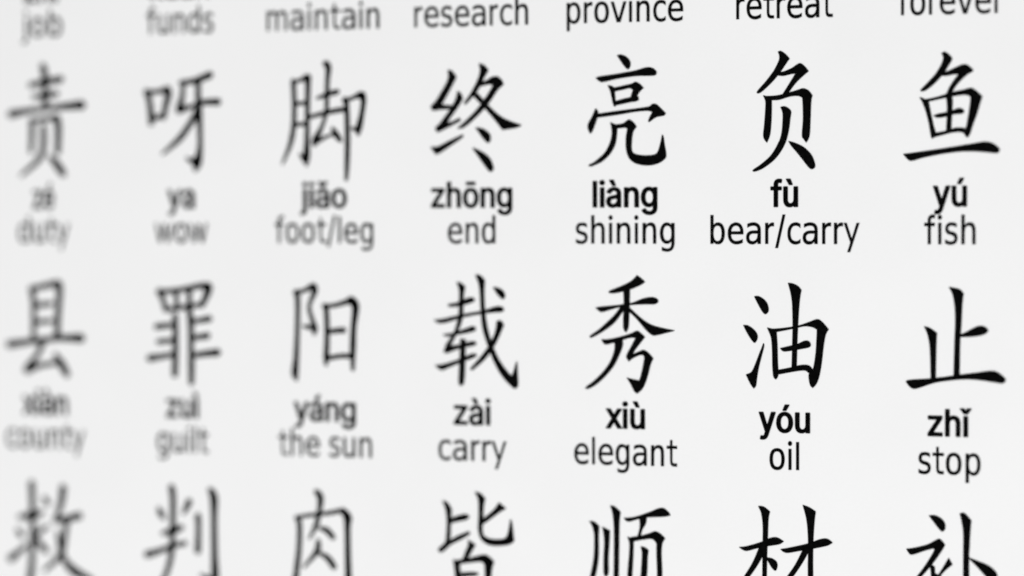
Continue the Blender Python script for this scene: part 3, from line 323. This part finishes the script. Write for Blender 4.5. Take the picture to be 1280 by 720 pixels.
"ó":[415,[[182,383,207,384,233,383,256,378,278,371,299,360,317,346,333,330,347,312,359,291,369,268,376,243,380,216,381,187,380,159,376,133,369,108,359,85,347,64,333,46,317,30,299,16,278,6,256,-2,233,-7,207,-8,182,-7,159,-2,137,6,117,16,98,30,82,46,68,64,56,85,46,108,40,133,36,159,34,187,36,216,40,243,46,268,56,291,68,312,82,330,98,346,117,360,137,371,159,378],[207,330,189,329,173,325,158,319,145,310,134,300,124,287,115,274,108,258,103,242,99,224,97,206,96,187,97,169,99,151,103,134,108,117,115,102,124,89,134,76,145,66,158,57,173,51,189,48,207,46,226,48,242,51,257,57,270,66,282,76,292,89,300,102,307,117,312,134,316,151,318,169,319,187,318,206,316,224,312,242,307,258,300,274,292,287,282,300,270,310,257,319,242,325,226,329],[181,429,228,529,297,529,231,429]]],
"ǐ":[167,[[53,0,53,379,114,379,114,0],[-26,526,34,529,83,469,132,529,193,529,112,435,54,435]]],
"Y":[350,[[5,379,150,22,83,-148,140,-148,345,379,288,379,178,88,64,379]]],
"~a":[409,[[180,388,195,388,218,387,240,385,260,380,279,374,295,366,310,357,323,346,334,332,340,324,346,314,350,303,353,291,356,277,357,259,358,239,359,216,359,0,294,0,294,56,283,41,271,27,257,16,242,6,225,-1,207,-6,187,-9,165,-10,137,-8,111,-2,89,9,69,23,53,41,42,61,36,85,33,111,36,140,44,166,58,189,77,206,102,221,132,231,167,237,207,239,294,239,294,249,293,270,288,289,281,303,271,315,256,324,239,330,219,334,195,335,179,334,161,333,145,330,128,327,111,321,95,315,78,308,62,299,62,362,79,368,98,373,114,378,131,382,147,385,163,387],[212,190,186,190,162,186,143,180,127,171,114,160,105,148,100,132,98,115,100,98,104,84,110,72,120,61,131,52,145,47,161,44,179,43,205,45,227,52,246,62,263,78,277,97,286,121,292,147,294,177,294,190,233,190]]],
"~b":[415,[[57,0,57,527,122,527,122,330,131,344,141,355,152,365,165,373,179,380,194,385,211,387,228,388,261,385,291,375,318,359,340,335,357,307,370,273,378,234,380,190,378,146,370,107,357,73,340,44,317,20,291,4,261,-7,227,-10,210,-9,194,-6,179,-2,165,5,152,13,141,23,131,35,122,48,122,0],[240,333,218,335,195,333,176,327,160,315,146,298,136,278,128,253,124,223,122,190,124,155,128,126,136,101,146,81,160,64,176,52,195,46,218,43,240,46,259,52,275,64,288,80,299,100,307,125,311,155,313,190,311,224,307,253,299,278,288,298,275,315,259,327]]],
"~c":[341,[[176,385,216,388,229,388,242,387,256,384,268,381,281,377,293,372,306,366,319,359,319,293,307,304,295,313,283,320,271,326,258,329,245,333,231,334,216,335,190,333,166,326,146,314,129,297,116,276,107,252,100,223,98,190,100,156,107,127,116,102,129,81,146,64,166,52,190,46,216,43,232,44,246,46,260,49,273,52,285,58,297,66,308,74,319,84,319,19,306,13,294,7,282,2,269,-3,257,-6,243,-8,230,-10,216,-10,176,-7,141,3,109,19,83,43,62,72,47,106,38,145,35,190,38,233,47,272,62,306,83,335,109,359,141,375]]],
"~d":[415,[[294,330,294,527,358,527,358,0,294,0,294,48,285,35,275,23,263,13,250,5,236,-2,221,-6,206,-9,189,-10,154,-7,124,4,99,20,75,44,58,73,45,107,37,146,35,190,37,234,45,273,58,307,76,335,99,359,125,375,154,385,189,388,206,387,222,385,237,380,251,373,263,365,276,356,285,344],[198,335,175,333,156,327,140,315,127,298,117,278,109,253,105,224,103,190,105,155,109,125,117,100,127,80,140,64,156,52,175,46,198,43,220,46,239,52,255,64,269,81,280,101,288,126,292,155,294,190,292,223,288,253,280,278,269,298,255,315,239,327,220,333]]],
"~e":[413,[[181,385,221,388,256,385,288,376,316,361,339,339,358,312,372,281,380,245,383,205,383,175,103,175,105,144,111,118,121,95,136,77,154,62,176,52,202,45,231,43,246,44,262,46,279,49,296,52,313,57,330,64,349,72,368,82,368,19,349,13,331,7,314,2,297,-3,280,-6,262,-8,246,-10,230,-10,187,-7,148,4,115,20,87,43,64,72,48,106,38,145,35,190,38,232,47,271,63,304,86,334,113,358,144,374],[240,333,218,335,196,333,175,327,157,319,141,305,127,290,117,270,109,248,105,223,318,224,316,249,311,271,303,291,291,307,277,320,260,328]]],
"~g":[415,[[153,385,187,388,205,387,221,385,236,380,250,373,263,365,275,355,285,343,294,328,294,378,358,378,358,24,355,-16,347,-51,335,-81,316,-105,293,-124,264,-138,231,-146,194,-149,180,-149,165,-148,151,-146,137,-144,123,-142,108,-138,94,-134,78,-130,78,-69,96,-76,112,-83,127,-87,141,-91,155,-95,168,-97,182,-99,194,-99,218,-97,238,-92,255,-84,269,-72,280,-56,288,-36,292,-13,294,16,294,60,285,46,276,32,263,21,251,13,237,6,222,1,205,-2,187,-3,153,1,124,11,99,27,76,51,58,80,45,113,37,151,35,192,37,235,45,273,58,306,76,335,99,359,124,375],[201,335,179,333,158,327,142,315,128,299,117,279,110,255,105,225,103,192,105,159,110,131,117,106,128,86,142,70,159,58,179,52,202,49,222,52,241,58,256,70,269,86,281,107,288,131,292,159,294,192,292,225,288,255,281,279,269,299,256,315,240,327,222,333]]],
"~h":[410,[[57,0,57,527,122,527,122,322,131,337,142,351,154,362,168,371,184,379,201,384,219,387,239,388,266,386,291,379,312,366,329,350,341,328,351,302,356,271,358,235,358,0,293,0,293,235,291,258,288,279,282,296,274,310,264,321,250,327,235,332,216,334,194,332,176,327,160,317,146,303,136,286,128,265,123,241,122,214,122,0]]],
"~n":[410,[[219,387,239,388,266,386,291,379,312,366,329,350,341,328,351,302,356,271,358,235,358,0,293,0,293,235,291,258,288,279,282,296,274,310,264,321,250,327,235,332,216,334,194,332,176,327,160,317,146,303,136,286,128,265,123,241,122,214,122,0,57,0,57,379,122,379,122,322,131,337,142,351,154,362,168,371,184,379,201,384]]],
"~o":[408,[[203,388,164,385,131,375,102,360,78,337,59,309,45,274,37,234,35,190,37,144,45,104,59,69,78,41,102,18,131,3,164,-7,203,-10,242,-7,276,3,305,18,329,41,348,69,361,104,370,144,373,190,370,234,361,274,347,309,329,337,305,360,276,375,242,385],[203,335,181,333,160,327,143,315,129,298,118,278,110,253,105,224,104,190,105,155,110,125,118,101,129,80,143,64,160,52,181,46,203,43,227,46,247,52,264,64,279,80,290,101,297,125,302,155,304,190,302,224,297,253,290,278,279,298,264,315,247,327,227,333]]],
"~p":[415,[[211,387,228,388,261,385,291,375,318,359,340,335,357,306,370,272,377,232,380,188,377,144,370,105,357,72,339,43,317,19,291,3,261,-7,228,-10,210,-9,193,-6,178,-2,165,5,152,13,141,23,131,35,123,48,123,-144,57,-144,57,379,123,379,123,330,131,344,141,356,153,365,165,373,179,380,194,385],[218,335,195,333,176,327,160,315,147,298,136,278,129,253,124,223,123,190,124,155,129,126,136,101,147,81,160,64,176,52,195,46,218,43,240,46,259,52,275,64,288,80,299,100,307,125,311,155,313,190,311,224,307,253,299,278,288,298,275,315,259,327,240,333]]],
"~s":[323,[[138,386,169,388,182,388,197,387,210,385,224,383,237,379,251,375,264,371,277,365,277,305,264,312,251,319,238,324,225,328,212,331,199,334,186,335,173,336,154,335,138,332,124,328,113,323,104,315,98,305,95,293,93,281,94,268,97,258,101,250,108,243,118,236,134,230,155,224,182,219,206,214,226,208,244,200,259,190,272,178,282,164,289,148,293,130,295,110,292,83,285,59,274,39,257,21,236,8,211,-2,183,-8,151,-10,138,-10,124,-9,110,-7,96,-4,81,-1,65,4,49,9,32,14,32,78,49,70,64,62,80,56,96,52,110,48,125,45,139,43,153,43,171,44,187,47,202,52,214,59,223,68,230,79,233,91,235,106,230,126,216,143,191,155,157,166,132,171,108,178,87,186,71,195,57,207,47,221,39,236,35,254,34,274,36,300,42,323,53,342,69,359,88,371,111,381]]],
"~t":[271,[[95,379,95,487,145,487,145,379,257,379,257,330,145,330,145,124,145,106,148,89,152,76,157,66,165,59,175,53,187,51,201,50,257,50,257,0,197,0,171,2,149,7,131,16,117,28,107,45,100,66,96,93,95,124,95,330,14,330,14,379]]],
"~u":[410,[[52,144,52,378,117,378,117,144,118,120,122,99,127,82,136,68,146,58,159,51,175,46,193,45,216,47,234,52,250,62,264,75,274,92,282,113,286,137,288,164,288,378,353,378,353,0,288,0,288,56,278,42,267,28,255,17,241,7,226,0,209,-6,190,-9,171,-10,143,-8,119,0,98,12,81,28,68,50,59,76,54,107]]],
"~v":[387,[[12,379,151,0,235,0,375,379,308,379,193,61,79,379]]],
" ":[188,[]]}

# ------------------------------------------------------------------ the place
tv, tf = slab(-0.6, 0.6, -0.4, 0.4, -0.03, -0.0004)
table = mesh_object('table_surface', tv, tf, TABLE)
table['kind'] = 'structure'

def page_mesh():
    x0, x1, y0, y1, th = -0.135, 0.135, -0.10, 0.095, 0.00035
    return slab(x0, x1, y0, y1, -th, 0.0)

pv, pf = page_mesh()
page = mesh_object('printed_page', pv, pf, PAPER)
page['label'] = 'white printed page with rows of black Chinese characters above pinyin and English words'
page['category'] = 'printed page'

# big characters, drawn stroke by stroke with a brush
SPREAD = 7.0                   # the ink has crept a little into the paper
U = 1e-5                       # stroke data are hundredths of a millimetre
for meaning, kind, cx, cy, strokes in CHARACTERS:
    ink = Ink()
    for pts in strokes:
        lp = outline_stroke(pts) if kind in 'OW' else brush_stroke(pts)
        ink.fill([[(x * U, y * U) for x, y in lp]])
        for rim in rims([lp], *[SPREAD * (1.9 if kind == 'W' else 1)] * 2):
            ink.fill([[(x * U, y * U) for x, y in rim]])
    o = mesh_object('chinese_character', ink.v, ink.f, INK, page, (cx * 1e-3, cy * 1e-3, 0))
    o['label'] = 'large brush style Chinese character meaning ' + meaning

# romanised (bold) and English (regular) words under each character
STYLE = {'bold': dict(size=8.0, dx=27.0, dy=15.0, track=4.0, alt=''),
         'reg': dict(size=8.5, dx=6.5, dy=5.5, track=5.0, alt='~')}
PART = {'bold': 'pinyin_word', 'reg': 'english_word'}
for style, text, wx, wy, width in WORDS:
    st = STYLE[style]
    glyphs, pen, lo, hi = [], 0.0, 1e9, -1e9
    for ch in text:
        adv, loops = LETTERS.get(st['alt'] + ch) or LETTERS[ch]
        loops = [list(zip(l[0::2], l[1::2])) for l in loops]
        def mean(lp):
            return sum(x for x, y in lp) / len(lp), sum(y for x, y in lp) / len(lp)
        def within(a, b):
            return a is not b and inside(mean(a), b) and all(inside(p, b) for p in a)
        holes = [any(within(a, b) for b in loops) for a in loops]
        for i, a in enumerate(loops):
            if holes[i]:
                continue
            group = [a] + [h for j, h in enumerate(loops) if holes[j] and within(h, a)]
            group = [[(x + pen, y) for x, y in lp] for lp in group]
            lo = min(lo, min(x for x, y in group[0]))
            hi = max(hi, max(x for x, y in group[0]))
            glyphs.append(group)
        pen += adv + st['track']
    sy = st['size'] * 1e-6
    sx = width * 1e-3 / (hi - lo + 2 * st['dx'])
    mid = (lo + hi) / 2
    ink = Ink()
    for group in glyphs:
        ink.fill([[((x - mid) * sx, y * sy) for x, y in lp] for lp in group])
        if st['dx']:
            for rim in rims(group, st['dx'], st['dy']):
                ink.fill([[((x - mid) * sx, y * sy) for x, y in rim]])
    o = mesh_object(PART[style], ink.v, ink.f, INK, page, (wx * 1e-3, wy * 1e-3, 0))
    o['label'] = ('bold pinyin ' if style == 'bold' else 'English word ') + text.replace('Y', 'y')
